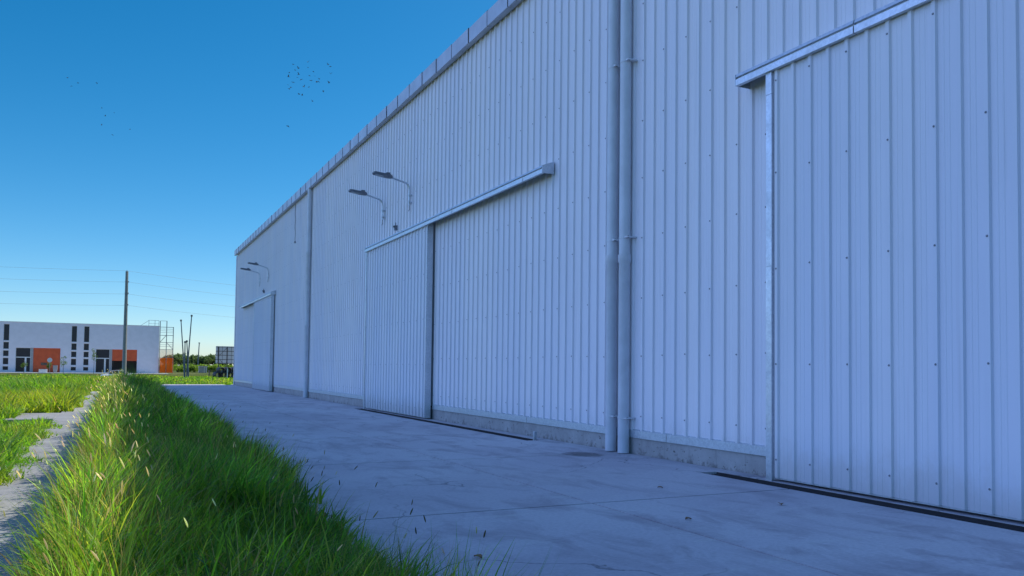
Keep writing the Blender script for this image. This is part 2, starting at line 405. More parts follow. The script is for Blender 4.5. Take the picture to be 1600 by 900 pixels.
# downpipes with sockets, clamps
def downpipe(y,sockets,clamps,label):
    m=MB(); x=7.77; r=.098
    zs=[0.01]+sorted(sockets)+[9.5]
    for i in range(len(zs)-1):
        a,b=zs[i],zs[i+1]
        if b<9.4: m.tube([(x,y,a),(x,y,b-.14),(x,y,b-.12),(x,y,b-.02),(x,y,b)],[r,r,r*1.14,r*1.14,r*1.17],20)
        else: m.tube([(x,y,a),(x,y,b)],r,20)
    o=L(m.build('downpipe',M['pvc'],wh)); o['label']=label
    for z in clamps:
        c=MB(); c.tube([(x,y,z-.017),(x,y,z+.017)],r+.006,20); c.box(7.70,7.888,y-r-.075,y-r-.003,z-.012,z+.012); c.tube([(7.74,y-r-.055,z-.02),(7.74,y-r-.055,z+.02)],.014,8,1)
        q=L(c.build('pipe_clamp',[M['pvc'],M['screw']],o)); q.matrix_parent_inverse=Matrix.Identity(4)
        q.matrix_parent_inverse=Matrix.Identity(4)
    return o
downpipe(11.96,[3.40],[.61,3.66,6.72],'far pipe of the close pair')
downpipe(11.57,[3.37],[.60,3.66,6.70],'near pipe of the close pair')
downpipe(37.05,[3.3,6.6],[.9,3.9],'single pipe beyond the middle door')
# sliding doors
def door(y0,y1,label,trim_far):
    m=MB(); ztop=5.40; x=7.685
    p,n=ribbed(m,x,y0+.03,y1-.10,.05,ztop,.2845,.030,0,zrows=2)
    screws(m,x,y0+.03,p,n,(.28,1.50,2.75,4.0,5.2),.030,1)
    o=L(m.build('sliding_door',[M['doorsheet'],M['screw']],wh)); o['label']=label
    def sub(mb,nm,mt):
        q=mb.build(nm,mt,o); return q
    m=MB(); m.box(7.69,7.82,y0,y0+.06,.03,ztop); m.box(7.69,7.82,y1-.06,y1,.03,ztop); m.box(7.69,7.82,y0+.06,y1-.06,.03,.11); m.box(7.69,7.82,y0+.06,y1-.06,ztop-.08,ztop)
    m.box(7.645,7.689,y0-.004,y0+.028,.03,ztop)
    sub(m,'door_frame',M['galv'])
    m=MB(); m.box(7.640,7.683,y1-.098,y1+.004,.0,2.78); m.box(7.642,7.685,y1-.097,y1+.003,2.784,ztop-.35); m.box(7.638,7.683,y1-.099,y1+.005,ztop-.346,ztop-.01); sub(m,'edge_trim',M['galv'])
    return o
door(21.06,27.15,'ribbed white sliding door in the middle of the wall',1)
door(45.95,52.05,'far sliding door near the building corner',1)
door(2.0,8.08,'nearest sliding door, cut by the picture edge',1)
def track(y0,y1,label):
    m=MB(); y=y1
    while y>y0+.02:
        a=max(y0,y-2.0); j=random.uniform(-.003,.003)
        m.prism([(7.60+j,5.345),(7.60+j,5.43),(7.635+j,5.433),(7.635+j,5.456),(7.60+j,5.46),(7.615+j,5.505),(7.87,5.60),(7.87,5.59),(7.645+j,5.48),(7.645+j,5.40),(7.645+j,5.349),(7.66,5.349),(7.66,5.345)],'y',a+.007,y-.007)
        y=a
    m.prism([(7.60,5.345),(7.60,5.50),(7.87,5.60),(7.87,5.345)],'y',y0-.006,y0+.001); m.prism([(7.60,5.345),(7.60,5.50),(7.87,5.60),(7.87,5.345)],'y',y1-.001,y1+.006)
    m.box(7.72,7.78,y0+.02,y1-.02,5.41,5.47,1)
    o=L(m.build('door_track_cover',[M['galv'],M['dark']],wh)); o['label']=label
    return o
track(14.28,27.15,'track cover over the middle door')
track(45.87,58.05,'track cover over the far door')
track(-5.5,8.63,'track cover over the nearest door')
m=MB(); m.box(7.55,7.61,14.40,14.46,-.05,.15); m.box(7.56,7.60,14.39,14.47,.15,.165)
L(m.build('door_guide_post',M['galv'],wh))
# junction of cable, little boxes on the wall
m=MB(); pts=[(7.84,40.75,9.46)]
for k in range(1,15): pts.append((7.845+.008*math.sin(k*1.3),40.75-.01*k+.012*math.sin(k*.9),9.46-.135*k))
m.tube(pts,.012,6); m.tube([pts[-1],(7.83,40.56,7.5)],.035,8)
L(m.build('loose_cable',M['lampbody'],wh))
for yy,z in ((24.45,5.80),(49.67,5.83)):
    m=MB(); m.box(7.78,7.87,yy-.05,yy+.05,z-.08,z+.07); m.tube([(7.74,yy,z+.03),(7.78,yy,z+.03)],.03,8,0); m.tube([(7.82,yy,z+.07),(7.82,yy,z+.16)],.015,6)
    L(m.build('sensor_box',M['lampbody'],wh))

# wall mounted street lamps
def wall_lamp(y,z,label):
    t=thing('wall_lamp',(7.87,y,z),label,'lamp','street lamps on brackets on the warehouse wall')
    m=MB(); m.tube([(-.06,0,-.2),(-.06,0,.26),(-.07,0,.36),(-.11,0,.44),(-.18,0,.48),(-.40,0,.535),(-.66,0,.60)],.027,12); m.build('arm',M['galv'],t)
    for zz in (-.1,.12):
        m=MB(); m.box(-.095,.0,-.06,.06,zz-.02,zz+.02); m.tube([(-.05,-.09,zz),(-.05,.09,zz)],.01,6); m.build('bracket',M['galv'],t)
    m=MB(); m.tube([(-.06,0,-.2),(-.05,-.01,-.3),(-.07,.02,-.36),(-.045,.0,-.30)],.009,6); m.build('cable',M['lampbody'],t)
    # flat luminaire, tilted a little upwards, pointing away from the wall
    h=MB(); sl=.13
    def sec(x,w,zt,zb): zc=.60+(-.62-x)*sl; return [(x,-w,zc+zb),(x,w,zc+zb),(x,w*.92,zc+zt*.7),(x,w*.5,zc+zt),(x,-w*.5,zc+zt),(x,-w*.92,zc+zt*.7)]
    rows=[sec(-.60,.045,.05,-.03),sec(-.68,.10,.075,-.035),(sec(-.80,.12,.08,-.04)),sec(-.82,.135,.055,-.04),sec(-1.14,.13,.04,-.035),sec(-1.19,.10,.02,-.025)]
    h.grid(rows,0,False,True); h.face(rows[0][::-1]); h.face(rows[-1])
    for k in range(5): h.box(-.79+k*.024,-.782+k*.024,-.08,.08,.66,.72)
    h.build('lamp_head',M['lampbody'],t)
    q=MB()
    q.face([(-.87,-.1,.60+.25*sl-.0435),(-.87,.1,.60+.25*sl-.0435),(-1.12,.1,.60+.5*sl-.0395),(-1.12,-.1,.60+.5*sl-.0395)]); 
    q.build('lens',M['lens'],t); return t
wall_lamp(25.84,6.46,'left lamp of the pair above the middle door')
wall_lamp(23.13,6.46,'right lamp of the pair above the middle door, higher in view')
wall_lamp(51.2,6.62,'left lamp of the small pair above the far door')
wall_lamp(48.2,6.62,'right lamp of the small pair above the far door')

# ------------------------------------------------------------------ far commercial building
BY=150.0
bld=thing('commercial_building',(-8,BY,0),'flat roofed white building with orange gates and tall dark window strips across the field','building')
def LB(o,par=None):
    o.matrix_parent_inverse=Matrix.Translation((8,-BY,0)) if par is None else Matrix.Identity(4); return o
x0,x1,zt=-34.0,6.69,7.95
strips=[(-33.2,-32.3),(-26.2,-25.3),(-24.5,-23.6),(-15.85,-15.05),(-6.42,-5.62),(-4.63,-3.83)]
panes=[(.3,.95),(1.2,2.28),(2.5,3.45),(3.65,4.78),(4.98,7.6)]
entr=[(-14.12,-7.92,3.9),(-2.82,3.34,3.9),(-23.0,-16.9,3.9)]
holes=[(a,b,c,d) for a,b in strips for c,d in panes]+[(a,b,.02,z) for a,b,z in entr]
cx=sorted({x0,x1,*[h[0] for h in holes],*[h[1] for h in holes]}); cz=sorted({0,zt,*[h[2] for h in holes],*[h[3] for h in holes]})
m=MB()
for i in range(len(cx)-1):
    for j in range(len(cz)-1):
        mxx,mz=(cx[i]+cx[i+1])/2,(cz[j]+cz[j+1])/2
        if not any(a<mxx<b and c<mz<d for a,b,c,d in holes):
            m.face([(cx[i],BY,cz[j]),(cx[i+1],BY,cz[j]),(cx[i+1],BY,cz[j+1]),(cx[i],BY,cz[j+1])])
for a,b,c,d in holes:
    q=BY+.3
    m.face([(a,BY,c),(a,q,c),(a,q,d),(a,BY,d)]); m.face([(b,BY,c),(b,BY,d),(b,q,d),(b,q,c)]); m.face([(a,BY,d),(a,q,d),(b,q,d),(b,BY,d)]); m.face([(a,BY,c),(b,BY,c),(b,q,c),(a,q,c)])
m.face([(x1,BY,0),(x1,BY+25,0),(x1,BY+25,zt),(x1,BY,zt)]); m.face([(x0,BY,0),(x0,BY,zt),(x0,BY+25,zt),(x0,BY+25,0)]); m.face([(x0,BY+25,0),(x0,BY+25,zt),(x1,BY+25,zt),(x1,BY+25,0)])
LB(m.build('wall',M['stucco'],bld))
m=MB(); m.box(x0-.04,x1+.04,BY-.05,BY+.2,zt,zt+.08); m.box(x0+.01,x1-.01,BY+.21,BY+24.9,zt-.3,zt-.2); LB(m.build('roof',M['frame'],bld))
def pane(a,b,c,d,mull=()):
    m=MB(); y=BY+.16; t=.05
    m.box(a,a+t,y,y+.08,c,d); m.box(b-t,b,y,y+.08,c,d); m.box(a+t,b-t,y,y+.08,c,c+t); m.box(a+t,b-t,y,y+.08,d-t,d)
    for r in mull: m.box(*r[:2],y-.003,y+.083,*r[2:])
    fr=LB(m.build('window',M['frame'],bld))
    m=MB(); m.box(a+t,b-t,y+.03,y+.045,c+t,d-t); LB(m.build('pane',M['glass'],fr),1)
for a,b in strips:
    for c,d in panes: pane(a,b,c,d)
for k,(a,b,z) in enumerate(entr):
    pane(a,a+2.05,.03,z,[(a+.05,a+2.0,2.32,2.46),(a+1.25,a+1.5,.08,2.32)])
    m=MB(); m.box(a+2.05,a+2.42,BY+.1,BY+.32,.02,z); LB(m.build('pillar',M['pillar'],bld))
    m=MB()
    zb=.03 if k!=1 else 2.02
    m.box(a+2.42,b,BY+.15,BY+.2,zb,z); gt=LB(m.build('gate',M['gate'],bld)); gt['label']='half open orange gate' if k==1 else 'closed orange gate'
    if k==0:
        m=MB(); m.box(-10.6,-9.75,BY+.10,BY+.145,1.15,1.55); LB(m.build('vent_plate',M['timber'],gt),1)
m=MB()  # floor and back wall of the room behind the open gate
m.face([(x0,BY+.3,.01),(x1,BY+.3,.01),(x1,BY+24,.01),(x0,BY+24,.01)]); LB(m.build('floor',M['pillar'],bld))
m=MB(); m.box(-.6,3.6,BY+7,BY+7.1,.02,7.4); m.box(-.6,-.5,BY+.4,BY+7,.02,7.4); m.box(3.6,3.7,BY+.4,BY+7,.02,7.4); LB(m.build('inner_wall',M['pillar'],bld))
m=MB()
for xx in (5.05,6.0,6.62):
    m.box(xx-.03,xx+.03,BY+1.0,BY+1.06,7.7,8.95)
m.box(5.02,6.65,BY+1.0,BY+1.06,8.96,9.01); m.tube([(3.6,BY+1.03,7.9),(5.05,BY+1.03,8.95)],.03,6); m.box(5.08,5.97,BY+1.01,BY+1.05,8.4,8.44); m.box(6.03,6.59,BY+1.01,BY+1.05,8.4,8.44)
LB(m.build('roof_guardrail',M['steel'],bld))

# scaffold tower with orange nets at its right end
sc=thing('scaffold_tower',(7.85,BY-.4,0),'steel scaffold stair tower with orange netting at the end of the white building','scaffold')
def LS(o): o.matrix_parent_inverse=Matrix.Identity(4); return o
for xx,yy,h in ((-1.05,0,8.9),(-.02,0,8.9),(1.03,0,7.9),(-1.05,1.3,8.9),(-.02,1.3,8.9),(1.03,1.3,7.9)):
    m=MB(); m.box(xx-.03,xx+.03,yy-.03,yy+.03,0,h); LS(m.build('post',M['steel'],sc))
for z in (1.3,2.7,4.05,5.25,6.45,7.85):
    m=MB()
    for yy in (0,1.3): m.box(-1.1,1.08,yy-.02,yy+.02,z-.02,z+.02)
    for xx in (-1.05,-.02,1.03): m.box(xx-.02,xx+.02,.021,1.279,z-.021,z+.019)
    LS(m.build('deck_frame',M['steel'],sc))
for z in (4.55,4.85,6.9,7.2,7.5):
    m=MB(); m.box(-1.02,1.0,-.02,.02,z-.02,z+.02); LS(m.build('rail',M['steel'],sc))
m=MB(); m.box(-1.02,-.05,-.03,.03,8.85,8.9); LS(m.build('rail',M['steel'],sc))
for q in ([(1.0,.65,4.1),(-.02,.65,5.3)],[(-1.0,.65,5.3),(-.05,.65,6.5)],[(1.0,.65,1.3),(-.02,.65,2.7)]):
    m=MB(); m.tube(q,.05,6); LS(m.build('stair_stringer',M['steel'],sc))
for xx0,xx1 in ((-1.0,-.07),(.03,.98)):
    m=MB(); m.grid([[(xx0+(xx1-xx0)*i/6,-.07-.02*math.sin(i*2+k),.1+k*.42) for i in range(7)] for k in range(7)]); LS(m.build('net',M['net'],sc))
    m=MB(); m.grid([[(xx0+(xx1-xx0)*i/6,-.07-.02*math.sin(i*2.3+k),2.72+k*.32) for i in range(7)] for k in range(5)]); LS(m.build('net',M['thinnet'],sc))
m=MB(); m.grid([[(1.1,.05+1.2*i/4,.1+k*.42) for i in range(5)] for k in range(7)]); LS(m.build('net',M['net'],sc))

# paving in front of the building and the sunken lane
m=MB(); m.box(-60,8,143.2,149.98,-.1,.0); tag(m.build('forecourt_paving',M['kerb']),kind='structure')
m=MB(); m.grid([[(x,y,gz(x,y)+.012) for x in (-200,-60,0,60,200)] for y in (120.5,124,130,134,137.8)]); tag(m.build('road',M['asphalt']),kind='structure')

# ------------------------------------------------------------------ vegetation
def link_mesh(name,V,Fq,C,mat,parent=None,smooth=True):
    me=bpy.data.meshes.new(name); nv=len(V); nf=len(Fq)
    me.vertices.add(nv); me.vertices.foreach_set('co',V.astype(np.float32).ravel())
    me.loops.add(nf*4); me.loops.foreach_set('vertex_index',Fq.astype(np.int32).ravel())
    me.polygons.add(nf); me.polygons.foreach_set('loop_start',np.arange(0,nf*4,4,dtype=np.int32))
    me.polygons.foreach_set('use_smooth',np.full(nf,smooth))
    me.update(calc_edges=True)
    a=me.color_attributes.new('Col','FLOAT_COLOR','POINT'); a.data.foreach_set('color',np.concatenate([C,np.ones((nv,1))],1).astype(np.float32).ravel())
    me.materials.append(mat); o=bpy.data.objects.new(name,me); COL.objects.link(o)
    if parent is not None: o.parent=parent
    return o
def blades(P,h,w,phi,th0,th1,col,segs=4,tip=None,droop=0):
    """arched, tapering strips: P roots, h length, phi azimuth of the lean, th0..th1 angle from vertical"""
    n=len(P); rows=[]; pos=P.copy(); side=phi+PI/2+rng.normal(0,.6,n)
    sv=np.stack([np.cos(side),np.sin(side),np.zeros(n)],1)
    cols=[]
    for k in range(segs+1):
        t=k/segs; ww=w*(1-.97*t**1.7)*.5*(.75+.5*math.sin(PI*min(1,t*1.4+.15)))
        tw=rng.normal(0,.15,n) if k else 0
        rows.append(np.stack([pos-sv*ww[:,None],pos+sv*ww[:,None]],1))
        cc=col if tip is None else col*(1-t**3)[...,None] + tip*(t**3) if False else col
        cols.append(np.stack([cc,cc],1))
        th=th0+(th1-th0)*((k+.5)/segs)**1.3
        d=np.stack([np.sin(th)*np.cos(phi),np.sin(th)*np.sin(phi),np.cos(th)],1)
        pos=pos+d*(h/segs)[:,None]
    V=np.stack(rows,1).reshape(-1,3); C=np.stack(cols,1).reshape(-1,3)
    b=(np.arange(n)*(segs+1)*2)[:,None,None]; k=(np.arange(segs)*2)[None,:,None]
    Fq=(b+k+np.array([0,1,3,2])[None,None,:]).reshape(-1,4)
    return V,Fq,C,pos,d
def spindles(P,d,L_,r,col,ns=5):
    """seed heads"""
    n=len(P); up=np.tile(np.array([0,0,1.]),(n,1)); a=np.cross(d,up+.01*rng.normal(size=(n,3))); a/=np.linalg.norm(a,axis=1)[:,None]; c=np.cross(a,d)
    prof=((0,.25),(.2,.9),(.5,1),(.8,.7),(1,.12)); rows=[]
    for t,q in prof:
        ctr=P+d*(L_*t)[:,None]+np.array([0,0,-1])*(L_*.12*t*t)[:,None]
        ring=[ctr+(a*math.cos(2*PI*k/ns)+c*math.sin(2*PI*k/ns))*(r*q)[:,None] for k in range(ns)]
        rows.append(np.stack(ring,1))
    V=np.stack(rows,1).reshape(-1,3); C=np.repeat(col,len(prof)*ns,0)
    b=(np.arange(n)*len(prof)*ns)[:,None,None,None]; i=(np.arange(len(prof)-1)*ns)[None,:,None,None]; j=np.arange(ns)[None,None,:,None]; j2=(j+1)%ns
    q=np.concatenate([b+i+j,b+i+j2,b+i+ns+j2,b+i+ns+j],3)
    return V,q.reshape(-1,4),C
def merge(parts):
    Vs,Fs,Cs=[],[],[]; o=0
    for V,Fq,C in parts: Vs.append(V); Fs.append(Fq+o); Cs.append(C); o+=len(V)
    return np.concatenate(Vs),np.concatenate(Fs),np.concatenate(Cs)
def lump(x,y,s,seed):
    r=np.random.default_rng(seed); z=np.zeros_like(x)
    for k in range(9):
        a=r.uniform(0,2*PI); f=s*r.uniform(.5,2.2); z+=np.sin((x*math.cos(a)+y*math.sin(a))*f+r.uniform(0,6.28))/3
    return z
def palette(n,cols,wts,var=.22):
    c=np.array(cols)[rng.choice(len(cols),n,p=np.array(wts)/sum(wts))]
    return np.clip(c*rng.lognormal(0,var,(n,1))*rng.lognormal(0,.06,(n,3)),0,1)
GR=[(.085,.215,.022),(.12,.27,.025),(.18,.31,.03),(.065,.165,.025),(.25,.31,.05)]
STRAW=[(.30,.25,.11),(.38,.32,.17),(.22,.19,.07)]
def edge_r(y): return np.clip(1.40+.042*y,1.5,2.2)
def bank(x,y):
    # low earth bank under the verge: steep towards the path, falling gently to the pavement
    l=np.clip((x+.5)/.42,0,1); l=l*l*(3-2*l); q=np.clip((edge_r(y)+.1-x)/2.0,0,1); q=q**1.25
    return -.05-.27*(1-l)+(.55*l*q+.05*lump(x,y,1.5,3)*l*q)*np.where(y>22,.9,1)
def verge_h(x,y):
    base=.43+.10*lump(x,y,1.6,4)+.07*lump(x,y,3.8,5)
    edge=np.clip((x+.6)/.3,.65,1)
    tus=.55*np.exp(-((x-1.0)**2/.9+(y-43)**2/9))
    return np.clip(base,.2,.8)*edge+tus
gx=np.concatenate([np.linspace(-.5,.1,11),np.linspace(.2,2.3,16)]); gy=np.concatenate([np.arange(-6,30,.35),np.arange(30,60,1.2)])
XX,YY=np.meshgrid(gx,gy); ZZ=bank(XX,YY); ZZ[:,0]=-.42
m=MB(); m.grid([[(XX[i,j],YY[i,j],ZZ[i,j]) for j in range(len(gx))] for i in range(len(gy))],0,True); m.face([(-.5,gy[-1],-.42)]+[(XX[-1,j],YY[-1,j],ZZ[-1,j]) for j in range(1,len(gx))]+[(2.3,gy[-1],-.09)])
tag(m.build('verge_bank',M['ground']),kind='structure')
parts=[]
def verge_zone(y0,y1,tufts,per,wmul,segs):
    nt=int(3.4*(y1-y0)*tufts)
    tx=rng.uniform(-.44,2.15,nt); ty=rng.uniform(y0,y1,nt)
    k=(tx<edge_r(ty)+rng.normal(0,.05,nt))&(rng.uniform(size=nt)<np.clip(.50+.6*lump(tx,ty,5,11)+.5*np.exp(-((tx+.05)/.35)**2),.08,1))&(np.hypot(tx,ty)>1.9)
    tx,ty=tx[k],ty[k]; nt=len(tx)
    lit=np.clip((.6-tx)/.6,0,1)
    kind=rng.uniform(size=nt)+.22*lump(tx,ty,2.2,77)
    straw=kind<.03+.10*lit; broad=(~straw)&(kind>.50)
    tcol=palette(nt,GR,(3,3,2.2,2.5,1),.28); tcol[straw]=palette(int(straw.sum()),STRAW,(2,1.2,2),.2)
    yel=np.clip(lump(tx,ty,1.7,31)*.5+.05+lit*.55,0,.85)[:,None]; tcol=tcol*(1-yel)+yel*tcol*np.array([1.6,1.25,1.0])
    tcol=tcol*np.clip(.95+.4*lump(tx,ty,2.6,91),.45,1.5)[:,None]
    th=verge_h(tx,ty)*rng.uniform(.72,1.25,nt); flop=rng.uniform(.5,1.5,nt); tphi=rng.uniform(0,2*PI,nt)
    cnt=np.where(broad,int(per*.6),per)*rng.uniform(.5,1.4,nt); cnt=cnt.astype(int)+2
    i=np.repeat(np.arange(nt),cnt); n=len(i)
    off=rng.normal(0,.045*wmul**.5,(n,2)); rr=np.hypot(off[:,0],off[:,1])
    qx=tx[i]+off[:,0]; qy=ty[i]+off[:,1]; P=np.stack([qx,qy,bank(qx,qy)-.015],1)
    phi=np.arctan2(off[:,1],off[:,0])+rng.normal(0,.6,n)
    phi=np.where(rng.uniform(size=n)<.3,tphi[i]+rng.normal(0,.4,n),phi)
    x=P[:,0]; out=np.clip((x-edge_r(P[:,1])+.45)/.4,0,1); phi=np.where(rng.uniform(size=n)<out*.6,rng.normal(0,.7,n),phi)
    lf=np.clip((-.0-x)/.3,0,1); phi=np.where(rng.uniform(size=n)<lf*.15,rng.normal(PI,.6,n),phi)
    h=th[i]*rng.uniform(.45,1.15,n)
    b=broad[i]; st=straw[i]
    w=np.where(b,rng.uniform(.012,.029,n),np.where(st,rng.uniform(.003,.005,n),rng.uniform(.0045,.009,n)))*wmul
    th0=np.abs(rng.normal(.06,.08,n))+rr*2.2/wmul**.5; th1=th0+flop[i]*np.where(b,rng.uniform(.5,1.9,n),rng.uniform(.2,1.25,n))
    col=tcol[i]*rng.lognormal(0,.13,(n,1)); dead=rng.uniform(size=n)<.06; col[dead]=palette(int(dead.sum()),STRAW,(2,1,2))
    parts.append(blades(P,h,w,phi,th0,th1,np.clip(col,0,1),segs)[:3])
    # low undergrowth that closes the ground
    m_=int(2.4*(y1-y0)*tufts*per*.28); x=rng.uniform(-.46,2.1,m_); y=rng.uniform(y0,y1,m_); k=x<edge_r(y)+.05; x,y=x[k],y[k]; m_=len(x)
    P=np.stack([x,y,bank(x,y)-.01],1)
    parts.append(blades(P,rng.uniform(.10,.26,m_),rng.uniform(.010,.026,m_)*wmul,rng.uniform(0,2*PI,m_),np.abs(rng.normal(.3,.2,m_)),rng.uniform(.8,2.0,m_),palette(m_,GR,(3,2,1,3,.5)),3)[:3])
verge_zone(1.0,6,150,25,1.0,5); verge_zone(6,13,115,22,1.2,4); verge_zone(13,26,50,20,1.8,4); verge_zone(26,59,18,18,3.0,4)
V,Fq,C=merge(parts)
tag(link_mesh('verge_grass',V,Fq,C,M['grass']),'tall uncut grass on the verge between the footpath and the pavement','grass',kind='stuff')
# foxtail stalks standing above it
parts=[]
def stalks(n,xr,yr,hr,heads,lean=None,spin=(.0024,.0038)):
    x=rng.uniform(*xr,n); y=rng.uniform(*yr,n); k=np.hypot(x,y)>2.6; x,y=x[k],y[k]; n=len(x)
    P=np.stack([x,y,bank(x,y)-.01],1); h=rng.uniform(*hr,n)
    phi=rng.uniform(0,2*PI,n) if lean is None else rng.normal(lean,.9,n)
    th0=np.abs(rng.normal(.08,.08,n)); th1=th0+rng.uniform(.05,.5,n)
    wd=np.maximum(.0034,.0010*y)
    V,Fq,C,tip,d=blades(P,h,wd*1.6,phi,th0,th1,palette(n,[(.18,.18,.06),(.25,.21,.09)],(1,1)),5); parts.append((V,Fq,C))
    parts.append(spindles(tip,d,rng.uniform(.035,.062,n),rng.uniform(*spin,n)*np.where(y>9,1.12,1),palette(n,heads,[1]*len(heads),.18)))
stalks(150,(-.33,.35),(2.5,14),(.35,.62),[(.66,.60,.46),(.56,.50,.33),(.74,.69,.57)],PI)
stalks(110,(-.3,.4),(14,36),(.4,.65),[(.64,.58,.45),(.72,.67,.55)],PI)
stalks(60,(.3,1.6),(2.4,12),(.38,.62),[(.40,.35,.22),(.24,.23,.10),(.55,.50,.40)])
stalks(22,(1.35,1.7),(3.2,9),(.30,.55),[(.10,.10,.04),(.14,.12,.05)],0,(.0035,.0052))
stalks(16,(1.5,2.1),(9,24),(.35,.6),[(.10,.10,.04),(.14,.12,.05)],0,(.0032,.005))
V,Fq,C=merge(parts)
tag(link_mesh('seed_head_stalks',V,Fq,C,M['grass']),'thin stalks with foxtail seed heads rising above the verge grass','grass',kind='stuff')
# weeds of the field on the left and the grass beyond the pavement
parts=[]
def field(y0,y1,xf,dens,wmul,hfun,skip=None,green=1.0):
    n=int(dens*(y1-y0)*10); y=rng.uniform(y0,y1,n); lo,hi=xf(y); x=lo+(hi-lo)*rng.uniform(size=n)
    keep=rng.uniform(size=n)<np.clip((hi-lo)/10,0,1)*np.clip(.6+.65*lump(x,y,2.4,41),.06,1)
    if skip is not None: keep&=~skip(x,y)
    x,y=x[keep],y[keep]; n=len(x)
    P=np.stack([x,y,np.array([gz(a,b) for a,b in zip(x,y)])-.01],1)
    H=hfun(x,y); kind=rng.uniform(size=n); br=kind<.62; st=kind>.93
    h=H*rng.uniform(.55,1.3,n); w=np.where(br,rng.uniform(.022,.05,n),rng.uniform(.007,.012,n))*wmul
    th0=np.abs(rng.normal(.25,.22,n)); th1=th0+np.where(br,rng.uniform(.6,1.9,n),rng.uniform(.2,1.0,n))
    col=palette(n,[(.10,.24,.015),(.14,.30,.02),(.20,.35,.03),(.08,.18,.025)],(2,3,2.5,1))
    col[st]=palette(int(st.sum()),STRAW,(1,1,1))
    dry=np.clip(lump(x,y,.35,51)*.55+(1-green)+.05,0,.85)[:,None]; col=col*(1-dry)+dry*col*np.array([1.9,1.15,1.1])
    parts.append(blades(P,h,w,rng.uniform(0,2*PI,n),th0,th1,np.clip(col,0,1),4 if y0<40 else 3)[:3])
cross=lambda x,y:(y>27.6+.35*np.sin(x*3)-.5*(x+2))&(y<31.9)&(x>-2.75)
hn=lambda x,y: 1.15*np.clip(.52+.14*lump(x,y,1.4,61)+.08*lump(x,y,4,62),.2,.85)*np.clip((-1.15-x)/.6,.35,1)
hm=lambda x,y: 1.3*np.clip(.46+.24*lump(x,y,.7,63),.15,.95)*np.clip((-1.15-x)/.5,.4,1)
hf=lambda x,y: np.clip(.24+.12*lump(x,y,.5,64),.07,.5)
left=lambda y:(-.20*y-3,-1.24+.13*np.sin(y*.9)+.09*np.sin(y*2.3+1))
field(4.5,14,left,1100,1.0,hn); field(14,24,left,700,1.35,lambda x,y: hn(x,y)*np.clip(1-(y-16)/14,.5,1)); field(24,42,left,420,1.9,lambda x,y: hm(x,y)*np.where(y<28.5,.45,1),cross); field(42,70,left,260,2.8,hm)
far=lambda y:(-.20*y-3,np.where(y>64.6,16+.05*y,-.35))
field(60,90,far,110,3.6,hf,lambda x,y:(y<64.7)&(x>2.1),.85); field(90,119,far,85,4.6,hf,None,.7)
V,Fq,C=merge(parts)
tag(link_mesh('field_weeds',V,Fq,C,M['grass']),'sunlit green weeds and grass covering the field by the footpath','weeds',kind='stuff')

# trees and bushes far behind
def leafmass(n,centers,radii,size,cols,wts,seed):
    r=np.random.default_rng(seed); k=r.integers(0,len(centers),n); c=np.array(centers)[k]; rad=np.array(radii)[k]
    u=r.normal(size=(n,3)); u/=np.linalg.norm(u,axis=1)[:,None]; P=c+u*(rad*(r.uniform(.25,1,(n,1))**.6))
    a=r.normal(size=(n,3)); a/=np.linalg.norm(a,axis=1)[:,None]; b=np.cross(a,r.normal(size=(n,3))); b/=np.linalg.norm(b,axis=1)[:,None]
    s=size*r.uniform(.6,1.4,(n,1)); V=np.stack([P-a*s,P+b*s*.6,P+a*s,P-b*s*.6],1).reshape(-1,3)
    cc=np.array(cols)[r.choice(len(cols),n,p=np.array(wts)/sum(wts))]*r.lognormal(0,.25,(n,1)); 
    return V,np.arange(n*4).reshape(-1,4),np.clip(np.repeat(cc,4,0),0,1)
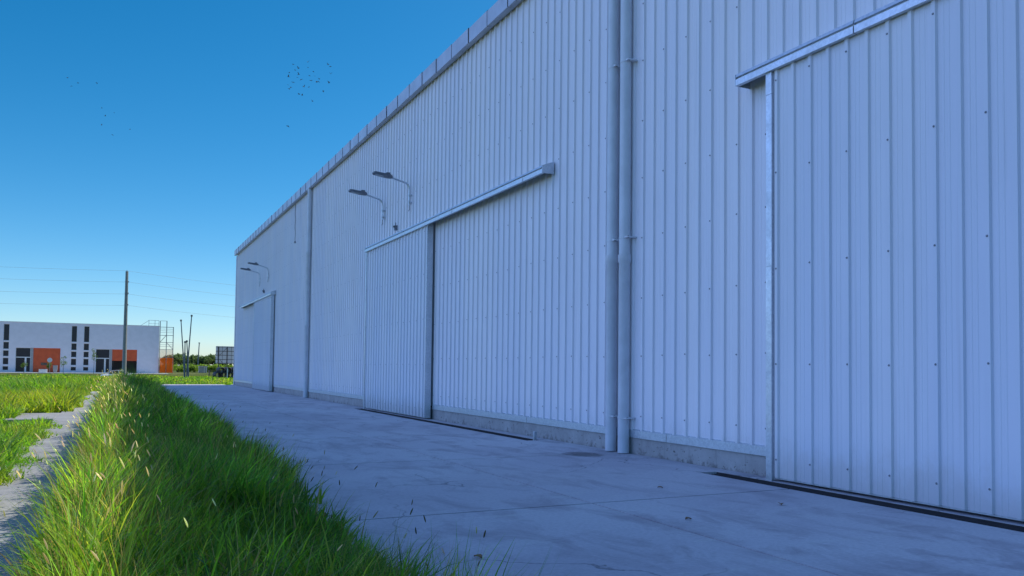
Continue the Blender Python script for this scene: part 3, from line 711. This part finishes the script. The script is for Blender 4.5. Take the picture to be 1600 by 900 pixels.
def tree_proto(kind,seed,loc,label,group):
    r=random.Random(seed)
    if kind=='conifer':
        t=thing('conifer_tree',loc,label,'tree',group)
        m=MB(); m.tube([(0,0,-.3),(.05,0,2),(0,.05,4.7)],[.16,.11,.03],8); 
        for k in range(10):
            a=r.uniform(0,6.28); z=1+k*.35; l=1.3*(1-k/11); m.tube([(0,0,z),(l*math.cos(a),l*math.sin(a),z+.15)],[.04,.01],5)
        m.build('trunk',M['bark'],t)
        cs=[(.55*(1-k/13)*r.uniform(-1,1),.55*(1-k/13)*r.uniform(-1,1),.8+k*.34) for k in range(13)]; rd=[[(1.25*(1-k/13)+.15)*r.uniform(.8,1.2)]*2+[.42] for k in range(13)]
        V,Fq,C=leafmass(1900,cs,rd,.16,[(.05,.09,.045),(.07,.12,.055),(.09,.14,.06)],(2,2,1),seed); link_mesh('crown',V,Fq,C,M['leaf'],t,False)
    elif kind=='round':
        t=thing('broadleaf_tree',loc,label,'tree',group)
        m=MB(); m.tube([(0,0,-.3),(.1,.05,1.2),(.05,0,2.6)],[.2,.14,.06],8)
        for k in range(7):
            a=k*.9+r.random(); m.tube([(.08,.03,1.0+k*.2),(.9*math.cos(a),.9*math.sin(a),2.1+k*.22)],[.07,.02],5)
        m.build('trunk',M['bark'],t)
        cs=[(r.uniform(-1.3,1.3),r.uniform(-1.3,1.3),r.uniform(1.5,3.7)) for k in range(12)]; rd=[[r.uniform(.6,1.0)]*3 for k in range(12)]
        V,Fq,C=leafmass(2200,cs,rd,.17,[(.08,.125,.06),(.105,.16,.075),(.13,.185,.08)],(2,2,1),seed); link_mesh('crown',V,Fq,C,M['leaf'],t,False)
    else:
        t=thing('bush',loc,label,'bush',group)
        m=MB()
        for k in range(6):
            a=k*1.05; m.tube([(0,0,-.2),(.5*math.cos(a),.5*math.sin(a),.9)],[.05,.015],5)
        m.build('stem',M['bark'],t)
        cs=[(r.uniform(-1.1,1.1),r.uniform(-1,1),r.uniform(.35,1.2)) for k in range(9)]; rd=[[r.uniform(.4,.75)]*3 for k in range(9)]
        V,Fq,C=leafmass(1300,cs,rd,.13,[(.12,.20,.03),(.16,.25,.035),(.20,.28,.05)],(1,2,1.3),seed); link_mesh('foliage',V,Fq,C,M['leaf'],t,False)
    return t
TL={'conifer':'dark pointed conifer in the far tree line behind the field','round':'dark rounded tree in the far tree line behind the field','bush':'light green bush in front of the far tree line'}
TG={'conifer':'far conifers','round':'far rounded trees','bush':'far light green bushes'}
prot={}
def place(kind,u,Y,s):
    # u: bearing (degrees right of the wall direction)
    x=Y*math.tan(math.radians(u)); loc=(x,Y,gz(x,Y))
    if kind not in prot: prot[kind]=tree_proto(kind,hash_seed[kind],loc,TL[kind],TG[kind]); t=prot[kind]
    else: t=copy_tree(prot[kind]); t.location=loc
    t.scale=(s*random.uniform(.85,1.15),)*2+(s,); t.rotation_euler=(0,0,random.uniform(0,6.28)); return t
hash_seed={'conifer':5,'round':6,'bush':9}
for u,Y,s in ((3.55,300,1.25),(4.55,290,1.35),(6.05,280,1.2),(5.15,330,1.0),(6.95,300,1.05),(2.9,340,.95)): place('conifer',u,Y,s*.68)
for u,Y,s in ((3.35,300,1.1),(3.85,305,1.2),(4.35,300,1.0),(4.75,310,1.15),(5.3,300,1.05),(5.85,305,1.2),(6.25,310,1.1),(6.6,300,1.0),(7.15,305,1.2),(3.1,310,1.0),(4.1,320,1.05),(5.6,310,1.0),(6.45,300,1.1),(7.35,310,1.1),(7.7,290,1.0),(8.1,300,1.1),(8.6,310,1.05),(9.1,300,1.1),(5.0,300,.95),(3.6,330,1.0),(6.8,320,1.15),(9.7,310,1.1),(2.2,320,1.0),(1.3,330,1.0)): place('round',u,Y,s*1.15)
for u,Y,s in ((3.05,190,1.1),(3.7,185,1.0),(4.4,190,1.2),(4.75,185,1.0),(5.4,190,1.15),(6.05,185,1.1),(6.4,190,1.2),(7.0,190,1.1),(2.85,205,1.0),(3.35,200,1.15),(4.05,195,.9),(5.1,210,1.0),(5.75,200,1.05),(6.7,205,.95),(7.2,215,.9),(7.9,205,1.2),(8.5,200,1.2),(9.0,205,1.1)): place('bush',u,Y,s)

# young trees in front of the building
def sapling(x,y,h,label):
    r=random.Random(int(x*10)); t=thing('sapling',(x,y,gz(x,y)),label,'tree','saplings along the forecourt')
    m=MB(); m.tube([(0,0,-.05),(.02,0,h*.5),(-.02,.01,h*.95)],[.035,.028,.012],7)
    for k in range(7):
        a=r.uniform(0,6.28); z=h*(.45+.07*k); m.tube([(0,0,z),(.35*math.cos(a),.35*math.sin(a),z+.25)],[.014,.005],5)
    m.build('trunk',M['bark'],t)
    cs=[(r.uniform(-.3,.3),r.uniform(-.3,.3),h*r.uniform(.5,1.0)) for k in range(8)]
    V,Fq,C=leafmass(260,cs,[[.28,.28,.3]]*8,.07,[(.07,.13,.025),(.10,.16,.035)],(1,1),int(x*7)+90); link_mesh('crown',V,Fq,C,M['leaf'],t,False); return t
sapling(-12.3,143.0,2.1,'thin sapling in front of the left glass entrance')
sapling(-7.1,143.0,2.6,'thin sapling between the closed orange gate and the window strips')
sapling(-2.9,142.6,3.7,'taller sapling in front of the right glass entrance')
sapling(-9.1,142.6,1.6,'low bushy sapling in front of the closed orange gate')
# round sign, bin and planter in front of the gate
t=thing('round_sign',(-8.85,141.6,gz(-8.85,141.6)),'small white round sign on a post before the orange gate','sign')
m=MB(); m.tube([(0,.03,0),(0,.03,2.6)],.035,8); m.build('post',M['steel'],t)
m=MB(); m.tube([(0,-.03,2.1),(0,0.0,2.1)],.34,20); m.build('sign_plate',M['frame'],t)
t=thing('waste_bin',(-8.35,146,0),'grey wheeled bin standing by the closed orange gate','bin')
m=MB(); m.grid([[(-.3*s,-.3*s,z),(.3*s,-.3*s,z),(.3*s,.3*s,z),(-.3*s,.3*s,z)] for s,z in ((.8,.1),(.95,.6),(1.0,1.1))],0,False,True); m.face([(-.24,-.24,.1),(-.24,.24,.1),(.24,.24,.1),(.24,-.24,.1)]); m.build('body',M['grey'],t)
m=MB(); m.box(-.33,.33,-.34,.33,1.103,1.16); m.build('lid',M['grey'],t)
for s in (-1,1):
    m=MB(); m.tube([(s*.25-.03,.25,.1),(s*.25+.03,.25,.1)],.1,12); m.build('wheel',M['tyre'],t)
t=thing('planter_box',(-9.9,144.5,0),'low white planter box on the forecourt','planter')
m=MB()
for a in ((-.55,.55,-.3,-.22),(-.55,.55,.22,.3),(-.55,-.47,-.22,.22),(.47,.55,-.22,.22)): m.box(*a,0,.55)
m.box(-.47,.47,-.22,.22,.02,.46,1); m.build('tub',[M['frame'],M['ground']],t)

# ------------------------------------------------------------------ utility pole and wires
def upole(x,y,label):
    t=thing('utility_pole',(x,y,-.06),label,'pole','concrete utility poles')
    m=MB(); m.tube([(0,0,0),(0,0,5.2),(0,0,10.4)],[.2,.165,.125],14); m.build('shaft',M['pole'],t)
    m=MB(); m.tube([(0,0,10.4),(0,0,10.52)],.03,8); 
    for z in (9.4,8.3,7.2): m.tube([(-.17,-.05,z),(.17,-.05,z)],.02,6); m.tube([(.17,-.05,z-.06),(.17,-.05,z+.06)],.035,8)
    m.build('insulator',M['grey'],t); return t
PX=[(-33,87.5),(.83,86.0),(38,92)]
up=upole(*PX[1],'tall grey concrete utility pole standing before the white building')
ZS=[10.45,9.37,8.22,7.12]
for k,z in enumerate(ZS):
    m=MB()
    for (a,b),(za,zb,sag) in (((PX[0],PX[1]),(z-.05,z,.28)),((PX[1],PX[2]),(z,z-.35,.75))):
        pts=[]
        for i in range(17):
            q=i/16; pts.append((a[0]+(b[0]-a[0])*q+(.17 if k else 0),a[1]+(b[1]-a[1])*q-.05,za+(zb-za)*q-4*sag*q*(1-q)-.06))
        m.tube(pts,.008,5)
    tag(m.build('power_line',M['wire']),['topmost wire of the power line on the utility pole','second wire from the top on the utility pole','third wire from the top on the utility pole','lowest wire of the power line on the utility pole'][k],'wire','wires of the power line')

# ------------------------------------------------------------------ leaning poles, billboard, pipes
def lpole(base,top,r,label,head=True):
    t=thing('leaning_pole',base,label,'pole','slim poles beyond the pavement'); d=Vector(top)-Vector(base)
    m=MB(); m.tube([(0,0,0),tuple(d*.5+Vector((-.02*d.x,0,0))),tuple(d)],[r*1.35,r*1.15,r*.9],8); m.build('shaft',M['bluepole'],t)
    m=MB(); e=d.normalized(); m.tube([tuple(d),tuple(d+e*.06),tuple(d+e*.22)],[r,r*2.1,r*1.6],8); m.build('cap',M['lampbody'],t)
lpole((7.15,99,-.06),(6.63,99,6.35),.055,'left one of the two tall leaning poles')
lpole((7.40,99.3,-.06),(7.75,99.3,6.95),.06,'tallest leaning pole, right one of the pair')
lpole((7.10,98.2,-.06),(7.05,98.2,3.9),.06,'short dark pole beside the left tall leaning pole')
lpole((7.52,98.2,-.06),(7.24,98.2,4.0),.06,'short dark pole beside the right tall leaning pole')
lpole((18.9,220,-.06),(19.15,220,7.0),.12,'lone distant pole rising above the tree line')
for x,zz,lab in ((7.1,1.9,'left sign plate strapped low on the leaning poles'),(7.45,2.0,'right sign plate strapped low on the leaning poles')): pass
t=thing('billboard',(16.6,130,-.06),'back of a billboard with dark posts and a grid of braces beside the warehouse','billboard')
m=MB(); m.box(-2.9,2.9,.10,.13,1.78,4.42); m.build('panel',M['board'],t)
for k in range(5):
    m=MB(); xx=-2.5+k*1.22; m.box(xx-.06,xx+.06,-.06,.06,0,4.35); m.build('post',M['blackpipe'],t)
m=MB()
for z in (1.85,2.4,3.05,3.65,4.3): m.box(-2.9,2.9,.062,.098,z-.035,z+.035)
for k in range(9): xx=-2.6+k*.65; m.box(xx-.018,xx+.018,.066,.096,1.8,4.4)
m.tube([(-2.3,-.02,3.1),(-1.3,-.02,4.2)],.03,6); m.tube([(-2.3,-.02,2.4),(-1.9,-.02,1.85)],.03,6)
m.build('brace',M['blackpipe'],t)
# stacked dark pipes between posts
spots=[(10.9,101.5,.32,'lower'),(11.65,101.5,.32,''),(12.4,101.5,.32,''),(13.15,101.5,.32,''),(13.9,101.5,.32,'')]
pr=None
for i,(x,y,r,_) in enumerate(spots+[(11.3,101.5,.88,''),(12.05,101.5,.88,''),(12.8,101.5,.88,'')]):
    z=r
    if pr is None:
        pr=thing('drain_pipe_length',(x,y,z-.0),'dark pipe length in the stack on the ground by the warehouse corner','pipe','stacked dark pipes')
        m=MB(); n=20; ri,ro=.27,.35
        rows=[[(q*math.cos(2*PI*k/n),yy,q*math.sin(2*PI*k/n)) for k in range(n)] for q,yy in ((ri,-1.5),(ro,-1.5),(ro,1.2),(ro*1.07,1.25),(ro*1.07,1.5),(ri,1.5),(ri,-1.5))]
        m.grid(rows,0,True,True); m.build('barrel',M['blackpipe'],pr)
    else:
        c=copy_tree(pr); c.location=(x,y,z)
t=thing('marker_post',(11.75,99.0,-.06),'short white marker post before the dark pipe stack','post')
m=MB(); m.box(-.05,.05,-.05,.05,0,1.15); m.build('shaft',M['frame'],t); m=MB(); m.box(-.055,.055,-.055,.055,1.15,1.2); m.build('cap',M['grey'],t)
t=thing('timber_pallet_stack',(13.4,120,-.86),'low stack of weathered timber pallets behind the dark pipes','pallets')
for k in range(11):
    m=MB(); z=.02+k*.15
    for q in (-1.55,0,1.55): m.box(q-.06,q+.06,-.6,.6,z,z+.09)
    for q in range(6): m.box(-1.62,1.62,-.6+q*.21,-.47+q*.21,z+.092,z+.115)
    o=m.build('pallet',M['timber'],t); o.rotation_euler=(0,0,random.uniform(-.06,.06))
t=thing('small_shed',(16.0,174,-.06),'small grey shed with a pale door frame below the far trees','shed')
m=MB(); m.box(-.75,.75,0,1.4,0,1.2); m.build('wall',M['grey'],t)
m=MB(); m.prism([(-.1,1.203),(1.5,1.203),(1.5,1.28),(-.1,1.36)],'x',-.85,.85); m.build('roof',M['roofing'],t)
m=MB(); m.box(.2,.27,-.05,-.002,0,1.15); m.box(.6,.67,-.05,-.002,0,1.15); m.box(.272,.598,-.05,-.002,1.08,1.15); m.build('door_frame',M['frame'],t)

# ------------------------------------------------------------------ car in the sunken lane
t=thing('parked_car',(.25,128,gz(0,128)+.012),'white hatchback parked in front of the white building, mostly hidden by grass','car')
sec=[(-2.05,.55,.30,.80),(-1.95,.78,.22,.86),(-1.2,.92,.18,.88),(-.6,.97,.18,.88),(.9,.97,.18,.88),(1.8,.95,.20,.88),(2.0,.80,.30,.82)]
rows=[]
for x,zt_,zb,w_ in sec: rows.append([(x,-w_*.97,zb),(x,-w_,(zb+zt_)/2),(x,-w_*.93,zt_),(x,0,zt_+.03),(x,w_*.93,zt_),(x,w_,(zb+zt_)/2),(x,w_*.97,zb)])
m=MB(); m.grid(rows,0,True,True); m.face(rows[0]); m.face(rows[-1][::-1])
cab=[(-1.15,.93,.80),(-.45,1.38,.66),(.2,1.45,.64),(1.0,1.42,.64),(1.75,.95,.78)]
rw=[[(x,-w_,z),(x,-w_*.6,z+.03),(x,w_*.6,z+.03),(x,w_,z)] for x,z,w_ in cab]
m.grid(rw,0,True)
for s in (-1,1):
    for xx,zz in ((-.45,1.38),(.28,1.44),(1.0,1.42)):
        m.box(xx-.04,xx+.04,s*.74-.06,s*.74+.06,.9,zz)
m.build('body',M['carpaint'],t)
for s in (-1,1):
    for pts in ([(-1.05,.94,.82),(-.49,.94,.86),(-.49,1.34,.675)],[(-.41,.95,.86),(.24,.95,.86),(.24,1.41,.66),(-.41,1.36,.67)],[(.32,.95,.86),(.96,.95,.86),(.96,1.39,.66),(.32,1.42,.66)],[(1.04,.95,.86),(1.62,.95,.82),(1.04,1.37,.66)]):
        m=MB(); m.face([(x,s*y,z) for x,z,y in pts]); m.face([(x,s*(y-.02),z) for x,z,y in pts][::-1]); m.build('window',M['glass'],t)
for xx in (-1.3,1.25):
    for s in (-1,1):
        m=MB(); m.tube([(xx,s*.70,.32),(xx,s*.72,.32),(xx,s*.90,.32),(xx,s*.915,.32)],[.28,.32,.32,.29],20); wl=m.build('wheel',M['tyre'],t)
        m=MB(); m.tube([(xx,s*.916,.32),(xx,s*.925,.32)],.2,16); m.build('rim',M['rim'],wl)
for s in (-1,1):
    m=MB(); m.box(-2.03,-1.93,s*.62-.16,s*.62+.16,.58,.72); m.build('headlight',M['lens'],t)

# ------------------------------------------------------------------ birds
B=[(-6.8,123.9,40.0),(-6.1,120.7,38.0),(-5.6,126.8,40.4),(-3.1,120.3,38.7),(-2.4,118.2,34.9),(-1.0,124.9,36.4),(-2.3,136.9,39.1),(-2.7,134.6,37.0),(1.1,132.0,36.2),(-1.1,121.1,32.3),
(21.7,116.5,44.4),(22.5,110.4,42.8),(24.5,107.1,41.7),(24.5,105.7,41.0),(22.3,109.1,41.6),(23.9,124.0,46.7),(23.1,122.3,45.7),(22.2,122.2,45.2),(25.4,120.5,45.3),(21.1,109.3,40.5),(20.3,112.2,41.0),(22.6,118.1,43.2),(24.6,119.4,44.2),(25.9,121.5,45.0),(28.1,120.9,45.6),(21.0,107.0,39.1),(24.3,116.8,42.6),(25.7,117.6,43.3),(24.6,114.5,41.7),(23.4,107.9,39.5),(21.5,115.3,41.4),(24.3,105.5,38.7),(22.6,124.9,44.2),(22.7,123.3,43.4),(21.3,117.1,41.0),(22.2,111.2,39.6),(25.3,123.0,43.7),(25.8,115.4,40.9),(23.9,123.2,42.5),(24.2,122.3,42.1),(24.2,114.9,39.0),(20.8,114.6,34.9)]
def bird_mesh(flap):
    m=MB(); n=8
    prof=((-.19,.004),(-.15,.012),(-.06,.04),(.03,.05),(.09,.036),(.12,.026),(.15,.028),(.18,.012),(.205,.002))
    m.grid([[(r*math.cos(2*PI*k/n),x,r*math.sin(2*PI*k/n)) for k in range(n)] for x,r in prof],0,True,True)
    m.face([(-.05,-.25,0),(.05,-.25,0),(.018,-.12,.006),(-.018,-.12,.006)])
    for s in (-1,1):
        a=[(0,.08,.02),(s*.14,.10,.02+.14*flap),(s*.32,.0,.02+.2*flap)]; b=[(0,-.06,.02),(s*.14,-.05,.015+.14*flap),(s*.30,-.06,.015+.2*flap)]
        m.grid([a,b]); m.grid([[(x,y,z-.008) for x,y,z in b],[(x,y,z-.008) for x,y,z in a]])
    return m
meshes=[]
for i,p in enumerate(B):
    k=i%4
    if k==len(meshes) and i<4:
        o=bird_mesh((.8,-.4,.2,1.2)[k]).build('bird',M['bird']); meshes.append(o.data)
    else:
        o=bpy.data.objects.new('bird',meshes[k]); COL.objects.link(o)
    o.location=p; o.rotation_euler=(random.uniform(-.3,.3),random.uniform(-.4,.4),random.uniform(0,6.28))
    s=random.uniform(.55,.9)*(.75 if i<10 else 1); o.scale=(s,s,s)
    if i<10: tag(o,'small dark bird among the few scattered at the far left of the sky','bird','scattered birds at left')
    elif i<41: tag(o,'small dark bird in the dense flock high in the sky','bird','flock of birds')
    else: tag(o,'lone small dark bird below the dense flock','bird')

# ------------------------------------------------------------------ dry leaves on the pavement
def leaf(x,y,rz,s,label):
    m=MB(); m.grid([[(-.035*w_,t_*.09-.045,.008+.012*math.sin(t_*3)+.008),(0,t_*.09-.045,.004+.012*math.sin(t_*3)),(.035*w_,t_*.09-.045,.010+.012*math.sin(t_*3)+.008)] for t_,w_ in ((0,.1),(.25,.8),(.5,1),(.75,.7),(1,.08))],0,True)
    o=m.build('fallen_leaf',M['dryleaf']); o.location=(x,y,0); o.rotation_euler=(0,0,rz); o.scale=(s,s,s); tag(o,label,'leaf','dry leaves on the pavement')
leaf(2.45,5.55,.4,.9,'brown dry leaf on the pavement near the bottom tip of the grass')
leaf(4.9,6.2,1.6,.8,'dry leaf on the slab just right of the long pavement joint')
leaf(6.35,6.5,2.4,1.0,'dry leaf on the slab before the nearest sliding door')
leaf(5.9,8.0,.9,.7,'dry leaf beyond the cross joint before the pipe pair')
